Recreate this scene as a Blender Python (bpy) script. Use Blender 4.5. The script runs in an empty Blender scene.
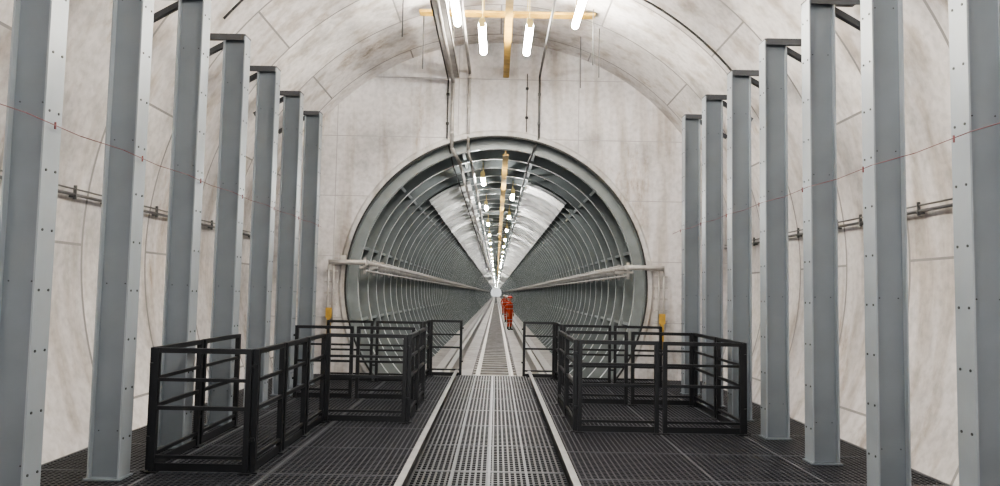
import bpy, bmesh, math, random
from mathutils import Vector, Matrix
random.seed(4)
C = bpy.context.scene.collection
D2R = math.pi/180

# ---------------------------------------------------------------- materials
def newmat(name):
    m = bpy.data.materials.new(name); m.use_nodes = True
    nt = m.node_tree
    return m, nt, nt.nodes['Principled BSDF']
def N(nt, t, **k):
    n = nt.nodes.new(t)
    for a, b in k.items(): setattr(n, a, b)
    return n
def M(nt, op, a, b=None, c=None):
    n = nt.nodes.new('ShaderNodeMath'); n.operation = op
    for i, v in enumerate((a, b, c)):
        if v is None: continue
        if isinstance(v, (int, float)): n.inputs[i].default_value = v
        else: nt.links.new(v, n.inputs[i])
    return n.outputs[0]
def ramp(nt, fac, stops, interp='LINEAR'):
    r = nt.nodes.new('ShaderNodeValToRGB'); r.color_ramp.interpolation = interp
    e = r.color_ramp.elements
    while len(e) < len(stops): e.new(0.5)
    for i, (p, c) in enumerate(stops):
        e[i].position = p; e[i].color = (c[0], c[1], c[2], 1)
    nt.links.new(fac, r.inputs[0]); return r.outputs[0]
def mix(nt, fac, a, b, mode='MIX'):
    n = nt.nodes.new('ShaderNodeMix'); n.data_type = 'RGBA'; n.blend_type = mode
    for idx, v in ((0, fac), (6, a), (7, b)):
        if isinstance(v, (int, float)): n.inputs[idx].default_value = v
        elif isinstance(v, tuple): n.inputs[idx].default_value = (v[0], v[1], v[2], 1)
        else: nt.links.new(v, n.inputs[idx])
    return n.outputs[2]

def simple(name, col, rough=0.5, metal=0.0, var=0.12, scale=6.0, bump=0.0):
    m, nt, b = newmat(name)
    tc = N(nt, 'ShaderNodeTexCoord'); no = N(nt, 'ShaderNodeTexNoise')
    no.inputs['Scale'].default_value = scale; no.inputs['Detail'].default_value = 5
    nt.links.new(tc.outputs['Object'], no.inputs['Vector'])
    lo = tuple(c*(1-var*2) for c in col); hi = tuple(min(1, c*(1+var)) for c in col)
    nt.links.new(ramp(nt, no.outputs['Fac'], [(0.3, lo), (0.7, hi)]), b.inputs['Base Color'])
    b.inputs['Roughness'].default_value = rough; b.inputs['Metallic'].default_value = metal
    if bump:
        bp = N(nt, 'ShaderNodeBump'); bp.inputs['Strength'].default_value = bump
        bp.inputs['Distance'].default_value = 0.02
        nt.links.new(no.outputs['Fac'], bp.inputs['Height']); nt.links.new(bp.outputs[0], b.inputs['Normal'])
    return m
def emis(name, col, s):
    m, nt, b = newmat(name)
    b.inputs['Base Color'].default_value = (1, 1, 1, 1)
    b.inputs['Emission Color'].default_value = (*col, 1)
    b.inputs['Emission Strength'].default_value = s
    return m

def concrete(name, base, segs=False, form=False):
    m, nt, b = newmat(name)
    tc = N(nt, 'ShaderNodeTexCoord'); o = tc.outputs['Object']
    n1 = N(nt, 'ShaderNodeTexNoise'); n1.inputs['Scale'].default_value = 0.5; n1.inputs['Detail'].default_value = 9; n1.inputs['Roughness'].default_value = 0.68
    n2 = N(nt, 'ShaderNodeTexNoise'); n2.inputs['Scale'].default_value = 11; n2.inputs['Detail'].default_value = 6
    mp = N(nt, 'ShaderNodeMapping'); mp.inputs['Scale'].default_value = (2.6, 2.6, 0.25)
    n3 = N(nt, 'ShaderNodeTexNoise'); n3.inputs['Scale'].default_value = 1.2; n3.inputs['Detail'].default_value = 7
    nt.links.new(o, n1.inputs['Vector']); nt.links.new(o, n2.inputs['Vector'])
    nt.links.new(o, mp.inputs['Vector']); nt.links.new(mp.outputs[0], n3.inputs['Vector'])
    dark = tuple(c*0.55 for c in base); hi = tuple(min(1, c*1.12) for c in base)
    c = ramp(nt, n1.outputs['Fac'], [(0.30, dark), (0.5, base), (0.7, hi)])
    c = mix(nt, 0.35, c, ramp(nt, n2.outputs['Fac'], [(0.33, (0.5,)*3), (0.58, (1,)*3)]), 'MULTIPLY')
    c = mix(nt, 0.7, c, ramp(nt, n3.outputs['Fac'], [(0.33, (0.55, 0.49, 0.42)), (0.5, (1,)*3)]), 'MULTIPLY')
    n4 = N(nt, 'ShaderNodeTexNoise'); n4.inputs['Scale'].default_value = 0.55; n4.inputs['Detail'].default_value = 10; n4.inputs['Roughness'].default_value = 0.75
    mp2 = N(nt, 'ShaderNodeMapping'); mp2.inputs['Location'].default_value = (7, 3, 1); mp2.inputs['Scale'].default_value = (1.6, 1.6, 0.5)
    nt.links.new(o, mp2.inputs['Vector']); nt.links.new(mp2.outputs[0], n4.inputs['Vector'])
    c = mix(nt, 0.85, c, ramp(nt, n4.outputs['Fac'], [(0.32, (0.25, 0.2, 0.16)), (0.375, (0.78, 0.71, 0.64)), (0.43, (1,)*3)]), 'MULTIPLY')
    h = n2.outputs['Fac']
    sp = N(nt, 'ShaderNodeSeparateXYZ'); nt.links.new(o, sp.inputs[0])
    if segs:
        ang = M(nt, 'ARCTAN2', sp.outputs[0], M(nt, 'SUBTRACT', sp.outputs[2], 2.1))
        yy = M(nt, 'DIVIDE', M(nt, 'ADD', sp.outputs[1], 20.2), 1.5)
        ring = M(nt, 'FLOOR', yy); fy = M(nt, 'FRACT', yy)
        off = M(nt, 'MULTIPLY', M(nt, 'MODULO', ring, 2.0), 0.5)
        aa = M(nt, 'ADD', M(nt, 'DIVIDE', M(nt, 'ADD', ang, 10*math.pi), 45*D2R), off)
        fa = M(nt, 'FRACT', aa)
        jy = M(nt, 'LESS_THAN', M(nt, 'ABSOLUTE', M(nt, 'SUBTRACT', fy, 0.5)), 0.487)
        ja = M(nt, 'LESS_THAN', M(nt, 'ABSOLUTE', M(nt, 'SUBTRACT', fa, 0.5)), 0.496)
        j = M(nt, 'MULTIPLY', jy, ja)
        wn = N(nt, 'ShaderNodeTexWhiteNoise'); wn.noise_dimensions = '2D'
        cb = N(nt, 'ShaderNodeCombineXYZ'); nt.links.new(ring, cb.inputs[0]); nt.links.new(M(nt, 'FLOOR', aa), cb.inputs[1])
        nt.links.new(cb.outputs[0], wn.inputs['Vector'])
        c = mix(nt, 0.8, c, ramp(nt, wn.outputs['Value'], [(0, (0.62, 0.62, 0.64)), (1, (1, 1, 1))]), 'MULTIPLY')
        c = mix(nt, j, tuple(x*0.3 for x in base), c)
        h = M(nt, 'ADD', M(nt, 'MULTIPLY', h, 0.25), j)
    if form:
        fz = M(nt, 'FRACT', M(nt, 'DIVIDE', M(nt, 'ADD', sp.outputs[2], 5), 1.22))
        fx = M(nt, 'FRACT', M(nt, 'DIVIDE', M(nt, 'ADD', sp.outputs[0], 10.6), 2.44))
        j = M(nt, 'MULTIPLY', M(nt, 'GREATER_THAN', fz, 0.012), M(nt, 'GREATER_THAN', fx, 0.006))
        c = mix(nt, j, tuple(x*0.55 for x in base), c)
        h = M(nt, 'ADD', M(nt, 'MULTIPLY', h, 0.5), M(nt, 'MULTIPLY', j, 0.4))
    nt.links.new(c, b.inputs['Base Color'])
    b.inputs['Roughness'].default_value = 0.48
    bp = N(nt, 'ShaderNodeBump'); bp.inputs['Strength'].default_value = 0.6; bp.inputs['Distance'].default_value = 0.02
    nt.links.new(h, bp.inputs['Height']); nt.links.new(bp.outputs[0], b.inputs['Normal'])
    return m

m_vault = concrete('concrete_segments', (0.74, 0.71, 0.695), segs=True)
m_endw = concrete('concrete_headwall', (0.57, 0.555, 0.56), form=True)
m_collar = concrete('concrete_collar', (0.5, 0.49, 0.485))
m_under = concrete('concrete_under_shade', (0.02, 0.02, 0.022))  # black shade of the void under the deck put into the floor colour
m_invert = concrete('concrete_invert', (0.33, 0.3, 0.28))
m_steel_shade = simple('galvanised_steel_shaded', (0.135, 0.155, 0.175), 0.4, 0.25, 0.06, 2.5)  # column web: shade put into the darker steel colour
m_steel_lit = simple('galvanised_steel_lit', (0.23, 0.255, 0.28), 0.38, 0.25, 0.06, 2.5)  # same column steel on the flanges, lit tone put into the colour
m_hole = simple('bolt_dark', (0.02, 0.022, 0.025), 0.6)
m_brk = simple('bracket_dark_steel', (0.06, 0.063, 0.07), 0.5, 0.4)
m_black = simple('black_coated_tube', (0.004, 0.0045, 0.006), 0.4)
m_grate = simple('grating_dark', (0.03, 0.031, 0.037), 0.42, 0.3)
m_gratec = simple('grating_walkway', (0.028, 0.03, 0.034), 0.42, 0.3)
m_seam = simple('grating_edge', (0.09, 0.093, 0.105), 0.4, 0.4)
m_kerb = simple('kerb_metal', (0.22, 0.22, 0.22), 0.45, 0.3)
m_rib_shade = simple('ring_iron_shaded', (0.085, 0.1, 0.1), 0.35, 0.25, 0.15, 3)  # lining between ribs: shade of the recess put into the colour
m_rib_mid = simple('ring_iron_half_lit', (0.2, 0.22, 0.22), 0.4, 0.25, 0.1, 3)  # rib sides: same iron, weaker light put into a mid tone
m_rib_lit = simple('ring_iron_lit', (0.5, 0.525, 0.525), 0.3, 0.35, 0.1, 3)  # rib inner edges: same iron, lamp light put into the pale colour
m_panel = simple('white_crown_panel', (0.66, 0.66, 0.65), 0.4, 0.1, 0.15, 3)
m_yel = simple('yellow_paint', (0.4, 0.25, 0.045), 0.5, 0, 0.2)
m_pipe = simple('pale_pipe', (0.42, 0.4, 0.38), 0.4, 0.2)
m_cond = simple('grey_conduit', (0.12, 0.12, 0.12), 0.5, 0.3)
m_cable = simple('black_cable', (0.02, 0.02, 0.02), 0.6)
m_red = simple('red_line', (0.13, 0.03, 0.035), 0.6)
m_rail = simple('rail_steel', (0.45, 0.42, 0.38), 0.35, 0.6)
m_sleeper = simple('sleeper', (0.3, 0.28, 0.27), 0.8)
m_bed = simple('track_bed_dark', (0.05, 0.045, 0.045), 0.8)
m_lamp = emis('lamp_tube', (1.0, 0.955, 0.87), 105)
m_lamp2 = emis('tunnel_lamp_tube', (1.0, 0.985, 0.95), 125)
m_house = simple('lamp_housing', (0.6, 0.48, 0.2), 0.5)

# ---------------------------------------------------------------- mesh helpers
def obj(name, bm, mats, parent=None, smooth=False, loc=None):
    me = bpy.data.meshes.new(name); bm.normal_update(); bm.to_mesh(me); bm.free()
    for m in (mats if isinstance(mats, (list, tuple)) else [mats]): me.materials.append(m)
    if smooth:
        for p in me.polygons: p.use_smooth = True
    o = bpy.data.objects.new(name, me); C.objects.link(o)
    if parent: o.parent = parent
    if loc: o.location = loc
    return o
def empty(name, loc=(0, 0, 0)):
    e = bpy.data.objects.new(name, None); e.empty_display_size = 0.2; e.location = loc
    C.objects.link(e); return e
def box(bm, x0, x1, y0, y1, z0, z1, mi=0):
    v = [bm.verts.new(p) for p in ((x0,y0,z0),(x1,y0,z0),(x1,y1,z0),(x0,y1,z0),(x0,y0,z1),(x1,y0,z1),(x1,y1,z1),(x0,y1,z1))]
    for f in ((0,3,2,1),(4,5,6,7),(0,1,5,4),(1,2,6,5),(2,3,7,6),(3,0,4,7)):
        bm.faces.new([v[i] for i in f]).material_index = mi
def bar(bm, a, b, w, h=None, mi=0):
    h = h or w; a = Vector(a); b = Vector(b); d = (b-a).normalized()
    up = Vector((0,0,1)) if abs(d.z) < 0.95 else Vector((0,1,0))
    s = d.cross(up).normalized(); u = s.cross(d).normalized()
    v = []
    for p in (a, b):
        for i, j in ((-1,-1),(1,-1),(1,1),(-1,1)):
            v.append(bm.verts.new(p + s*(i*w/2) + u*(j*h/2)))
    for f in ((3,2,1,0),(4,5,6,7),(0,1,5,4),(1,2,6,5),(2,3,7,6),(3,0,4,7)):
        bm.faces.new([v[i] for i in f]).material_index = mi
def rod(bm, a, b, r, n=10, mi=0):
    a = Vector(a); b = Vector(b); d = (b-a).normalized()
    up = Vector((0,0,1)) if abs(d.z) < 0.95 else Vector((0,1,0))
    s = d.cross(up).normalized(); u = s.cross(d).normalized()
    r1 = []; r2 = []
    for i in range(n):
        t = 2*math.pi*i/n; q = s*(r*math.cos(t)) + u*(r*math.sin(t))
        r1.append(bm.verts.new(a+q)); r2.append(bm.verts.new(b+q))
    for i in range(n):
        f = bm.faces.new((r1[i], r1[(i+1)%n], r2[(i+1)%n], r2[i])); f.material_index = mi; f.smooth = True
    bm.faces.new(r1[::-1]).material_index = mi; bm.faces.new(r2).material_index = mi
def pathrod(bm, pts, r, n=8, mi=0):
    for a, b in zip(pts[:-1], pts[1:]): rod(bm, a, b, r, n, mi)

YE = 14.8
ZC, RC = 2.1, 4.65
ZT, RT = 1.8, 3.0

# ---------------------------------------------------------------- cavern shell
def arc_shell(name, a0, a1, mat, n):
    bm = bmesh.new(); ys = [-7 + i*(YE+7)/12 for i in range(13)]
    rows = []
    for y in ys:
        rows.append([(bm.verts.new((r*math.sin(a), y, ZC + r*math.cos(a)))) for r in (RC,) for a in [a0+(a1-a0)*i/n for i in range(n+1)]])
    for A, B in zip(rows[:-1], rows[1:]):
        for i in range(n): bm.faces.new((A[i], A[i+1], B[i+1], B[i])).smooth = True
    rows2 = []
    for y in (ys[0], ys[-1]):
        rows2.append([bm.verts.new(((RC+0.3)*math.sin(a), y, ZC+(RC+0.3)*math.cos(a))) for a in [a0+(a1-a0)*i/n for i in range(n+1)]])
    for i in range(n): bm.faces.new((rows2[0][i], rows2[1][i], rows2[1][i+1], rows2[0][i+1]))
    for i in range(n): bm.faces.new((rows2[0][i], rows2[0][i+1], rows[0][i+1], rows[0][i]))
    return obj(name, bm, mat)
arc_shell('wall_right', 50*D2R, 140*D2R, m_vault, 40)
arc_shell('wall_left', -140*D2R, -50*D2R, m_vault, 40)
arc_shell('ceiling', -50*D2R, 50*D2R, m_vault, 44)
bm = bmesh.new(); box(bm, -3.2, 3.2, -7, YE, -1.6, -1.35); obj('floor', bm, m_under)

bm = bmesh.new(); n = 128; inn = []; out = []; innb = []
for i in range(n):
    a = 2*math.pi*i/n; s, c = math.sin(a), math.cos(a)
    inn.append(bm.verts.new(((RT+0.03)*s, YE, ZT+(RT+0.03)*c)))
    innb.append(bm.verts.new(((RT+0.03)*s, YE+0.5, ZT+(RT+0.03)*c)))
    out.append(bm.verts.new((4.8*s, YE, ZC+4.8*c)))
for i in range(n):
    j = (i+1) % n
    bm.faces.new((inn[i], inn[j], out[j], out[i]))
    bm.faces.new((inn[i], innb[i], innb[j], inn[j]))
obj('wall_end', bm, m_endw)

def revolve(name, prof, mats, n=96, zc=ZT, mi_fn=None, closed=False, a0=0, a1=2*math.pi):
    bm = bmesh.new(); rows = []
    full = abs(a1-a0-2*math.pi) < 1e-6; cnt = n if full else n+1
    for (y, r) in prof:
        rows.append([bm.verts.new((r*math.sin(a0+(a1-a0)*i/n), y, zc+r*math.cos(a0+(a1-a0)*i/n))) for i in range(cnt)])
    pr = list(zip(rows[:-1], rows[1:]))
    if closed: pr.append((rows[-1], rows[0]))
    for k, (A, B) in enumerate(pr):
        for i in range(n):
            j = (i+1) % cnt
            f = bm.faces.new((A[i], A[j], B[j], B[i]))
            if mi_fn: f.material_index = mi_fn(k, i)
    return obj(name, bm, mats)
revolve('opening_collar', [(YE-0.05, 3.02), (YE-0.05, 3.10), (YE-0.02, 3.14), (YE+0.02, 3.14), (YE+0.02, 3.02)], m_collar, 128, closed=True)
revolve('opening_seal', [(YE-0.07, 2.985), (YE-0.07, 3.018), (YE-0.04, 3.018), (YE-0.04, 2.985)], m_cable, 128, closed=True)

prof = [(YE, 3.0), (YE+0.2, 3.0)]
y = YE+0.2
END = 400
while y < END:
    p = 1.15 if y < 100 else 2.0
    w = 0.12 if y < 100 else 0.5
    prof += [(y, 2.8), (y+w, 2.8), (y+w, 3.0), (y+p, 3.0)]
    y += p
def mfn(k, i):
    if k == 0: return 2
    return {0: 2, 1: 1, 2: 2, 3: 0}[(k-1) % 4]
tl = revolve('tunnel_ring_lining', prof, [m_rib_shade, m_rib_lit, m_rib_mid], 96, mi_fn=mfn)
bm = bmesh.new()
for a in range(15, 360, 30):
    if 120 < a < 240: continue
    s, c = math.sin(a*D2R), math.cos(a*D2R)
    t = Vector((c, 0, -s))*0.03
    p0 = Vector((2.86*s, 0, ZT+2.86*c)); p1 = Vector((3.0*s, 0, ZT+3.0*c))
    vs = []
    for yy in (YE+0.2, 100):
        for q in (p0-t, p0+t, p1+t, p1-t):
            vs.append(bm.verts.new(q + Vector((0, yy, 0))))
    bm.faces.new((vs[0], vs[1], vs[5], vs[4])); bm.faces.new((vs[1], vs[2], vs[6], vs[5])); bm.faces.new((vs[3], vs[0], vs[4], vs[7]))
obj('longitudinal_flanges', bm, m_rib_mid, parent=tl)
for sgn in (-1, 1):
    prof = []; y = 18.45
    while y < END-10:
        p = 1.15 if y < 100 else 8
        prof += [(y, 2.67), (y+0.12, 2.67), (y+0.12, 2.76), (y+p, 2.76)]; y += p
    a0, a1 = (15*D2R, 39*D2R) if sgn > 0 else (-39*D2R, -15*D2R)
    o = revolve('crown_panel', prof, m_panel, 8, a0=a0, a1=a1); o.parent = tl
bm = bmesh.new(); vs = [bm.verts.new((2.98*math.sin(2*math.pi*i/48), END+3, ZT+2.98*math.cos(2*math.pi*i/48))) for i in range(48)]
bm.faces.new(vs); obj('added_white_end_cap', bm, m_panel)  # white cap added so the far end of the tunnel reads bright

bm = bmesh.new(); box(bm, -1.88, 1.88, YE+0.02, END-1.2, -0.5, -0.32); obj('tunnel_invert_slab', bm, m_invert)
for s in (-1, 1):
    bm = bmesh.new()
    x = 1.0*s
    box(bm, x-0.06, x+0.06, YE+0.1, END-2, -0.32, -0.02)
    box(bm, x-0.1+0.3*s, x+0.1+0.3*s, YE+0.1, END-2, -0.32, -0.16)
    obj('cable_trough', bm, m_pipe)
bm = bmesh.new()
for s in (-1, 1):
    x = 0.38*s
    box(bm, x-0.05, x+0.05, YE+0.05, END-2, -0.22, -0.205); box(bm, x-0.012, x+0.012, YE+0.05, END-2, -0.205, -0.14); box(bm, x-0.03, x+0.03, YE+0.05, END-2, -0.14, -0.11)
y = YE+0.3
while y < 140:
    box(bm, -0.5, 0.5, y, y+0.24, -0.305, -0.22, 1); y += 0.6
box(bm, -0.54, 0.54, YE+0.06, END-2, -0.319, -0.3, 2)
obj('railway_track', bm, [m_rail, m_sleeper, m_bed])

for s in (-1, 1):
    bm = bmesh.new(); x = 2.58*s; z = 2.2
    rod(bm, (x, YE-0.2, z), (x, 300, z), 0.05, 12)
    rod(bm, (x+0.02*s, YE-0.1, z-0.16), (x+0.02*s, 300, z-0.16), 0.022, 8)
    rod(bm, (x-0.12*s, YE-0.15, z+0.03), (x-0.12*s, 300, z+0.03), 0.018, 8)
    y = YE+0.26
    while y < 90:
        bar(bm, (x-0.16*s, y, z-0.08), (2.93*s, y, z-0.08), 0.05, 0.04); bar(bm, (x+0.1*s, y, z-0.22), (x+0.1*s, y, z+0.12), 0.05, 0.04); y += 1.15
    rod(bm, (x, YE-0.2, z), (3.3*s, YE-0.2, z), 0.05, 12)
    for q in (0, 0.1):
        rod(bm, ((3.22+q)*s, YE-0.14, z+0.05), ((3.22+q)*s, YE-0.14, 1.0), 0.018, 8)
    for k in range(5):
        bar(bm, (3.15*s, YE-0.1, 1.15+k*0.22), (3.4*s, YE-0.1, 1.15+k*0.22), 0.05, 0.03)
    bar(bm, (3.05*s, YE-0.05, z-0.02), (3.05*s, YE-0.05, z+0.14), 0.1)
    box(bm, min(3.22*s, 3.34*s), max(3.22*s, 3.34*s), YE-0.2, YE-0.1, 1.1, 1.3, 1)
    box(bm, min(3.25*s, 3.31*s), max(3.25*s, 3.31*s), YE-0.2, YE-0.1, 0.6, 1.1, 1)
    obj('fire_main_pipe', bm, [m_pipe, m_yel])

# ---------------------------------------------------------------- columns
def column(x, y, s):
    bm = bmesh.new(); H = 4.77; w = 0.10; dp = 0.135; t = 0.014
    def bx(xa, xb, ya, yb, za, zb, mi=0):
        box(bm, min(xa*s, xb*s), max(xa*s, xb*s), ya, yb, za, zb, mi)
    bx(-dp, -dp+t, -w, w, 0.02, H, 3); bx(dp-t, dp, -w, w, 0.02, H, 3); bx(-dp+t, dp-t, -0.045, -0.03, 0.02, H)
    bx(-dp-0.02, dp+0.02, -w-0.02, w+0.02, 0.004, 0.02)
    z = 0.35; k = 0
    while z < H-0.1:
        for yy in (-0.055, 0.055):
            rod(bm, ((-dp-0.005)*s, yy, z), ((-dp+0.001)*s, yy, z), 0.010, 8, 1)
        if k % 3 == 0:
            for xx in (-0.08, 0.08): rod(bm, (xx*s, -0.049, z+0.06), (xx*s, -0.044, z+0.06), 0.006, 8, 1)
        z += 0.42; k += 1
    bx(-dp+0.02, 0.5, -0.11, -0.1, H-0.06, H+0.02, 2); bx(-dp, 0.42, -0.10, 0.11, H+0.0, H+0.02, 2)
    bar(bm, (0.1*s, 0, H-0.05), (0.62*s, 0, H-0.35), 0.06, 0.06, 2)
    return obj('steel_column', bm, [m_steel_shade, m_hole, m_brk, m_steel_lit], loc=(x, y, 0))
for i in range(-3, 7):
    column(-3.3, 5.2+1.297*i, -1); column(3.33, 5.05+1.27*i, 1)

for s in (-1, 1):
    bm = bmesh.new(); z = 2.78
    pts = [(3.13*s, 1+i*0.64, z - (0.02 if i % 2 else 0)) for i in range(20)]
    pathrod(bm, pts, 0.0032, 6)
    y0, dy = (5.2, 1.297) if s < 0 else (5.05, 1.27)
    for i in range(-3, 7): bar(bm, (3.15*s, y0+dy*i, z-0.03), (3.15*s, y0+dy*i, z+0.02), 0.01)
    obj('red_string_line', bm, m_red)
    bm = bmesh.new()
    for dz, r in ((0, 0.018), (0.06, 0.01)):
        z = 2.62+dz; x = math.sqrt(RC**2-(z-ZC)**2)-0.06
        rod(bm, (x*s, -6, z), (x*s, YE-0.05, z), r, 8)
    y = -5.5
    while y < 14.5:
        bar(bm, ((x+0.06)*s, y, 2.6), ((x-0.02)*s, y, 2.6), 0.03, 0.02); bar(bm, (x*s, y, 2.57), (x*s, y, 2.72), 0.03, 0.02)
        y += 0.64
    obj('wall_cable_run', bm, m_cond)

# ---------------------------------------------------------------- grating deck
def grating(name, x0, x1, y0, y1, z, px, py, t, mat, seamx, seamy):
    bm = bmesh.new(); h = 0.035
    x = x0
    while x <= x1: box(bm, x-t/2, x+t/2, y0, y1, z-h, z); x += px
    y = y0
    while y <= y1: box(bm, x0, x1, y-t/2, y+t/2, z-h, z-0.001); y += py
    for x in seamx: box(bm, x-0.012, x+0.012, y0, y1, z-0.045, z+0.003, 1)
    for y in seamy:
        if y < y1: box(bm, x0, x1, y-0.012, y+0.012, z-0.045, z+0.003, 1)
    return obj(name, bm, [mat, m_seam])
sy = [1.0+1.15*i for i in range(13)]
grating('grating_deck', -4.12, -0.80, -1.0, YE-0.08, 0, 0.055, 0.055, 0.014, m_grate, [-4.12, -3.0, -2.0, -0.81], sy)
grating('grating_deck', 0.74, 4.12, -1.0, YE-0.08, 0, 0.055, 0.055, 0.014, m_grate, [0.75, 2.0, 3.0, 4.12], sy)
grating('grating_walkway', -0.70, 0.64, -1.0, 14.5, 0.05, 0.05, 0.075, 0.018, m_gratec, [-0.36, -0.03, 0.30], sy)
for x in (-0.75, 0.69):
    bm = bmesh.new(); s = -1 if x < 0 else 1
    box(bm, x-0.012, x+0.012, -1, 14.5, -0.03, 0.15)
    box(bm, min(x, x-0.05*s), max(x, x-0.05*s), -1, 14.5, 0.14, 0.155)
    obj('walkway_kerb', bm, m_kerb)
bm = bmesh.new()
for y in (1, 3.5, 6, 8.5, 11, 13.5): box(bm, -3.9, 3.9, y-0.05, y+0.05, -0.2, -0.046)
for x in (-3.6, -2.4, -1.2, 1.2, 2.4, 3.6):
    for y in (1, 3.5, 6, 8.5, 11, 13.5):
        zb = ZC-math.sqrt(RC**2-x*x); zb = max(zb, -1.36); box(bm, x-0.05, x+0.05, y-0.04, y+0.04, zb, -0.2)
obj('deck_support_frame', bm, m_brk)

# ---------------------------------------------------------------- railings
def panel(bm, a, b, H=1.1):
    a = Vector(a+(0,)); b = Vector(b+(0,)); d = (b-a); L = d.length; d.normalize()
    a2 = a+d*0.05; b2 = b-d*0.05; Z = lambda z: Vector((0, 0, z))
    for p in (a2, b2):
        bar(bm, p+Z(0.004), p+Z(H), 0.05)
        bar(bm, p+Z(0.004), p+Z(0.015), 0.11)
    bar(bm, a2+Z(H-0.02), b2+Z(H-0.02), 0.045)
    for z in (0.82, 0.57): bar(bm, a2+Z(z), b2+Z(z), 0.03 if z > 0.6 else 0.035)
    bar(bm, a2+Z(0.14), b2+Z(0.14), 0.03); bar(bm, a2+Z(0.05), b2+Z(0.05), 0.02, 0.07)
    for z in (0.3, 0.95):
        bar(bm, a+Z(z), a2+Z(z), 0.03); bar(bm, b2+Z(z), b+Z(z), 0.03)
def run(bm, pts, L=1.05):
    for a, b in zip(pts[:-1], pts[1:]):
        d = math.dist(a, b); k = max(1, round(d/L))
        for i in range(k):
            p = tuple(a[j]+(b[j]-a[j])*i/k for j in (0, 1)); q = tuple(a[j]+(b[j]-a[j])*(i+1)/k for j in (0, 1))
            panel(bm, p, q)
def railing(pts, L=1.05):
    bm = bmesh.new(); run(bm, pts, L); return obj('safety_railing', bm, m_black)
railing([(-3.08, 9.0), (-3.08, 6.72), (-2.15, 6.72), (-2.15, 9.42), (-1.08, 9.42), (-1.08, 11.4)])
railing([(-3.08, 11.4), (-1.2, 11.4)])
railing([(-3.1, 13.6), (-1.3, 13.6), (-1.3, 14.62), (-0.62, 14.62)], 0.9)
railing([(0.98, 11.3), (0.98, 9.0), (3.03, 9.0), (3.03, 11.3), (1.05, 11.3)])
railing([(0.52, 14.62), (1.2, 14.62), (1.2, 13.5), (3.05, 13.5)], 0.9)

# ---------------------------------------------------------------- overhead services
bm = bmesh.new()
box(bm, 0.06, 0.18, 2, YE-0.02, 6.02, 6.05); box(bm, 0.06, 0.18, 2, YE-0.02, 6.2, 6.23); box(bm, 0.11, 0.13, 2, YE-0.02, 6.05, 6.2)
for y in (3, 5.5, 8, 10.5, 12.4):
    box(bm, -1.4, 1.6, y-0.1, y+0.1, 6.40, 6.44)
    for x in (-1.1, 1.3): rod(bm, (x, y, 6.4), (x, y, ZC+math.sqrt(RC**2-x*x)-0.01), 0.015)
    rod(bm, (0.12, y, 6.2), (0.12, y, 6.41), 0.015)
obj('overhead_monorail_beam', bm, m_yel)
bm = bmesh.new()
box(bm, -1.08, -0.84, 2, YE-0.02, 6.0, 6.015); box(bm, -1.08, -1.065, 2, YE-0.02, 6.0, 6.08); box(bm, -0.855, -0.84, 2, YE-0.02, 6.0, 6.08)
y = 2.5
while y < 14.5:
    for x in (-1.07, -0.85): rod(bm, (x, y, 6.0), (x, y, ZC+math.sqrt(RC**2-x*x)-0.01), 0.008, 6)
    y += 1.5
obj('cable_tray', bm, m_pipe)
bm = bmesh.new()
box(bm, 0.08, 0.2, YE+0.02, 120, 4.42, 4.46); box(bm, 0.13, 0.15, YE+0.02, 120, 4.46, 4.52)
obj('tunnel_monorail_beam', bm, m_yel)

def batten(x, y, z, L, mat, ztop, r=0.05, name='fluorescent_batten_lamp'):
    bm = bmesh.new()
    box(bm, -0.035, 0.035, -L/2-0.04, L/2+0.04, 0.05, 0.09)
    for e in (-1, 1): box(bm, -0.05, 0.05, e*(L/2+0.02)-0.02, e*(L/2+0.02)+0.02, -0.05, 0.06)
    for e in (-0.35, 0.35): rod(bm, (0, e*L, 0.09), (0, e*L, ztop-z), 0.007, 6)
    rod(bm, (0, -L/2, -0.01), (0, L/2, -0.01), r, 12, 1)
    return obj(name, bm, [m_house, mat], loc=(x, y, z))
vt = lambda x: ZC+math.sqrt(RC**2-x*x)-0.02
for y in (12.0, 8.6, 5.2, 1.8, -1.6, -5.0):  # rows behind the first are unseen, added to light the cavern
    for x in (-0.30, 0.45): batten(x, y, 5.85, 1.3, m_lamp, vt(x), 0.06)
for y in (11.6, 7.6, 3.4, -0.8):  # upper battens are added: front pair for lit crown patches, others unseen
    for x in (-0.74, 1.25): batten(x, y, 6.2, 1.3, m_lamp, vt(x), 0.06)
y = 16.6; k = 0
while y < END-4:
    x = -0.34 if k % 2 == 0 else 0.38
    batten(x, y, 4.2, 1.2 if y < 70 else 3.0, m_lamp2, ZT+2.72, 0.045, 'tunnel_batten_lamp')
    y += 2.6 if y < 70 else 9; k += 1

def conduit(pts, r, mat=m_cond, name='conduit'):
    bm = bmesh.new(); pathrod(bm, pts, r, 10)
    for a, b in zip(pts[:-1], pts[1:]):
        if abs(a[2]-b[2]) > 0.8:
            z = min(a[2], b[2])+0.3
            while z < max(a[2], b[2]): 
                bar(bm, (a[0], a[1]-r, z), (a[0], YE, z), 0.06, 0.04); z += 0.6
    obj(name, bm, mat)
conduit([(-0.95, 8, 5.9), (-0.95, YE-0.08, 5.9), (-0.95, YE-0.08, 4.55), (-0.8, YE+0.3, 4.3), (-0.8, 100, 4.3)], 0.035, m_pipe)
conduit([(-0.62, 9, 6.1), (-0.62, YE-0.07, 6.1), (-0.62, YE-0.07, 4.5), (-0.55, YE+0.3, 4.25), (-0.55, 100, 4.25)], 0.03, m_pipe)
conduit([(-1.05, 9, 5.94), (-1.05, YE-0.06, 5.94), (-1.05, YE-0.06, 4.75), (-0.95, YE+0.4, 4.3), (-0.95, 90, 4.3)], 0.014, m_cable)
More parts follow.
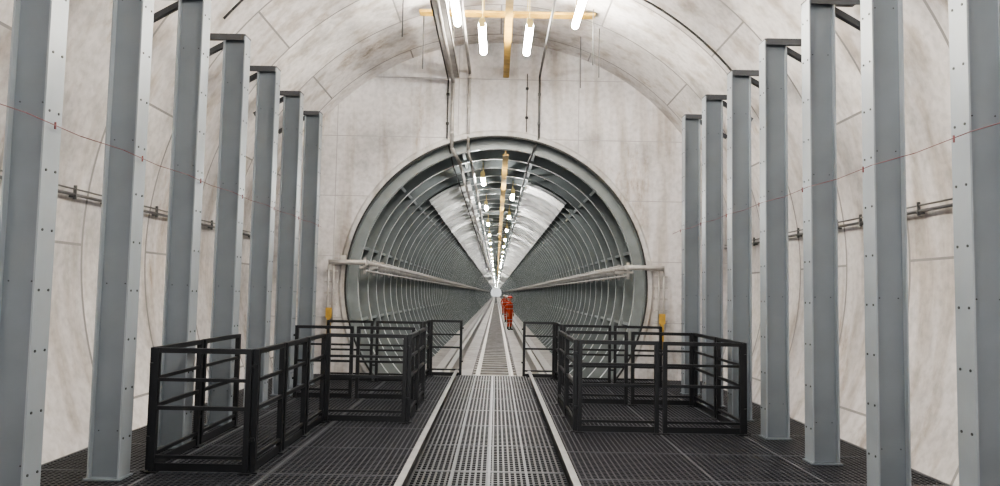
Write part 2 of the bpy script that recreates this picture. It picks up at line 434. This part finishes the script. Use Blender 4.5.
conduit([(0.8, 9, 6.05), (0.8, YE-0.06, 6.05), (0.8, YE-0.06, 4.78), (0.62, YE+0.3, 4.36), (0.62, 100, 4.36)], 0.022)
conduit([(0.55, YE-0.05, 6.1), (0.55, YE-0.05, 4.9)], 0.008, m_cable)
for (yy, a0, a1, r) in ((11.0, 20, 50, 0.018), (9.2, -50, -22, 0.016)):
    pts = [((RC-0.05)*math.sin(a*D2R), yy, ZC+(RC-0.05)*math.cos(a*D2R)) for a in range(a0, a1+1, 2)]
    bm = bmesh.new(); pathrod(bm, pts, r, 8); obj('vault_ring_cable', bm, m_cable)
bm = bmesh.new()
for (x, y) in ((-1.35, 12.6), (1.55, 12.2), (1.75, 12.9), (-1.5, 11.0), (1.5, 13.6)):
    rod(bm, (x, y, 5.5), (x, y, vt(x)), 0.01, 6)
obj('hanging_threaded_rods', bm, m_cond)

# ---------------------------------------------------------------- workers
def worker_mat():
    m, nt, b = newmat('hi_vis_worker_clothing')
    tc = N(nt, 'ShaderNodeTexCoord'); sp = N(nt, 'ShaderNodeSeparateXYZ'); nt.links.new(tc.outputs['Object'], sp.inputs[0])
    zz = M(nt, 'DIVIDE', sp.outputs[2], 1.8)
    o = (0.5, 0.05, 0.015); g = (0.4, 0.36, 0.32); k = (0.03, 0.025, 0.02); skin = (0.4, 0.22, 0.15)
    c = ramp(nt, zz, [(0, k), (0.1, o), (0.2, g), (0.22, o), (0.3, g), (0.32, o), (0.62, g), (0.64, o), (0.74, g), (0.76, o), (0.845, skin)], 'CONSTANT')
    hand = M(nt, 'MULTIPLY', M(nt, 'GREATER_THAN', M(nt, 'ABSOLUTE', sp.outputs[0]), 0.215), M(nt, 'LESS_THAN', sp.outputs[2], 0.93))
    c = mix(nt, hand, c, skin)
    nt.links.new(c, b.inputs['Base Color']); b.inputs['Roughness'].default_value = 0.7
    return m
m_work = worker_mat(); m_helm = simple('white_helmet', (0.6, 0.6, 0.6), 0.3); m_helmr = simple('red_helmet', (0.5, 0.04, 0.02), 0.3); m_eye = simple('eye_dark', (0.02, 0.02, 0.02), 0.3)
m_skin = simple('skin', (0.4, 0.22, 0.15), 0.6)
def worker(loc, rz, stride=0.0, helm=None):
    root = empty('construction_worker', loc); root.rotation_euler = (0, 0, rz)
    V = []; E = []; R = []
    def v(p, r, par=None):
        V.append(p); R.append(r)
        if par is not None: E.append((par, len(V)-1))
        return len(V)-1
    pel = v((0, 0, 0.96), 0.145); wa = v((0, 0, 1.12), 0.13, pel); ch = v((0, 0.0, 1.32), 0.155, wa)
    nk0 = v((0, 0, 1.46), 0.08, ch); nk = v((0, -0.01, 1.53), 0.055, nk0); hd = v((0, -0.02, 1.62), 0.085, nk); v((0, -0.02, 1.72), 0.08, hd)
    for s in (-1, 1):
        st = stride*s
        hp = v((0.1*s, 0, 0.9), 0.1, pel); kn = v((0.11*s, -0.04-st*0.5, 0.5), 0.068, hp)
        an = v((0.11*s, 0.02-st, 0.1), 0.048, kn); hl = v((0.11*s, -0.0-st, 0.045), 0.045, an); v((0.12*s, -0.16-st, 0.035), 0.035, hl)
        sh = v((0.19*s, 0, 1.42), 0.07, ch); el = v((0.245*s, 0.03+st*0.5, 1.14), 0.048, sh)
        wr = v((0.25*s, -0.05+st*0.8, 0.9), 0.032, el); pm = v((0.25*s, -0.07+st*0.85, 0.83), 0.034, wr)
        for k, (dy, ln) in enumerate(((-0.035, 0.07), (-0.012, 0.08), (0.012, 0.075), (0.033, 0.06))):
            f1 = v((0.252*s, -0.07+st*0.85+dy, 0.79), 0.009, pm); v((0.24*s, -0.08+st*0.85+dy, 0.79-ln), 0.008, f1)
        t1 = v((0.235*s, -0.11+st*0.85, 0.83), 0.01, pm); v((0.225*s, -0.125+st*0.85, 0.79), 0.009, t1)
    me = bpy.data.meshes.new('body'); me.from_pydata(V, E, []); me.materials.append(m_work)
    b = bpy.data.objects.new('body', me); C.objects.link(b); b.parent = root
    sk = b.modifiers.new('Skin', 'SKIN')
    for i, r in enumerate(R): me.skin_vertices[0].data[i].radius = (r, r*0.8 if i < 4 else r)
    me.skin_vertices[0].data[0].use_root = True
    ss = b.modifiers.new('Subd', 'SUBSURF'); ss.levels = 1; ss.render_levels = 2
    bm = bmesh.new(); bmesh.ops.create_uvsphere(bm, u_segments=20, v_segments=12, radius=0.125)
    bmesh.ops.delete(bm, geom=[q for q in bm.verts if q.co.z < -0.005], context='VERTS')
    bmesh.ops.scale(bm, verts=bm.verts, vec=(0.95, 1.15, 1))
    box(bm, -0.08, 0.08, -0.2, -0.12, -0.01, 0.005)
    obj('helmet', bm, helm or m_helm, root, True, (0, -0.02, 1.71))
    bm = bmesh.new()
    for s in (-1, 1): bmesh.ops.create_icosphere(bm, subdivisions=1, radius=0.013, matrix=Matrix.Translation((0.032*s, -0.105, 1.665)))
    obj('eyes', bm, m_eye, root)
    bm = bmesh.new(); bar(bm, (0, -0.1, 1.66), (0, -0.125, 1.625), 0.022); bar(bm, (-0.025, -0.1, 1.595), (0.025, -0.1, 1.595), 0.012)
    obj('nose_and_mouth', bm, m_skin, root)
worker((0.75, 40, -0.319), 0.9, 0.0, m_helmr)
worker((0.73, 50, -0.319), -0.3, 0.16)
worker((0.73, 66, -0.319), 2.9, 0.1)

# ---------------------------------------------------------------- world & camera
w = bpy.data.worlds.new('World'); bpy.context.scene.world = w; w.use_nodes = True
bg = w.node_tree.nodes['Background']; bg.inputs[0].default_value = (0.95, 0.97, 1, 1); bg.inputs[1].default_value = 1.8
cam = bpy.data.cameras.new('camera'); co = bpy.data.objects.new('camera', cam); C.objects.link(co)
cam.sensor_width = 36; cam.lens = 740/1000*36; cam.clip_end = 800; cam.clip_start = 0.05
co.matrix_world = Matrix.Translation((0, 0, 1.65)) @ Matrix.Rotation(-0.23*D2R, 4, 'Z') @ Matrix.Rotation((90+3.87)*D2R, 4, 'X') @ Matrix.Rotation(1.1*D2R, 4, 'Z')
bpy.context.scene.camera = co
vs_ = bpy.context.scene.view_settings
vs_.view_transform = 'AgX'
try: vs_.look = 'AgX - Medium High Contrast'
except Exception: pass
vs_.exposure = 0.4
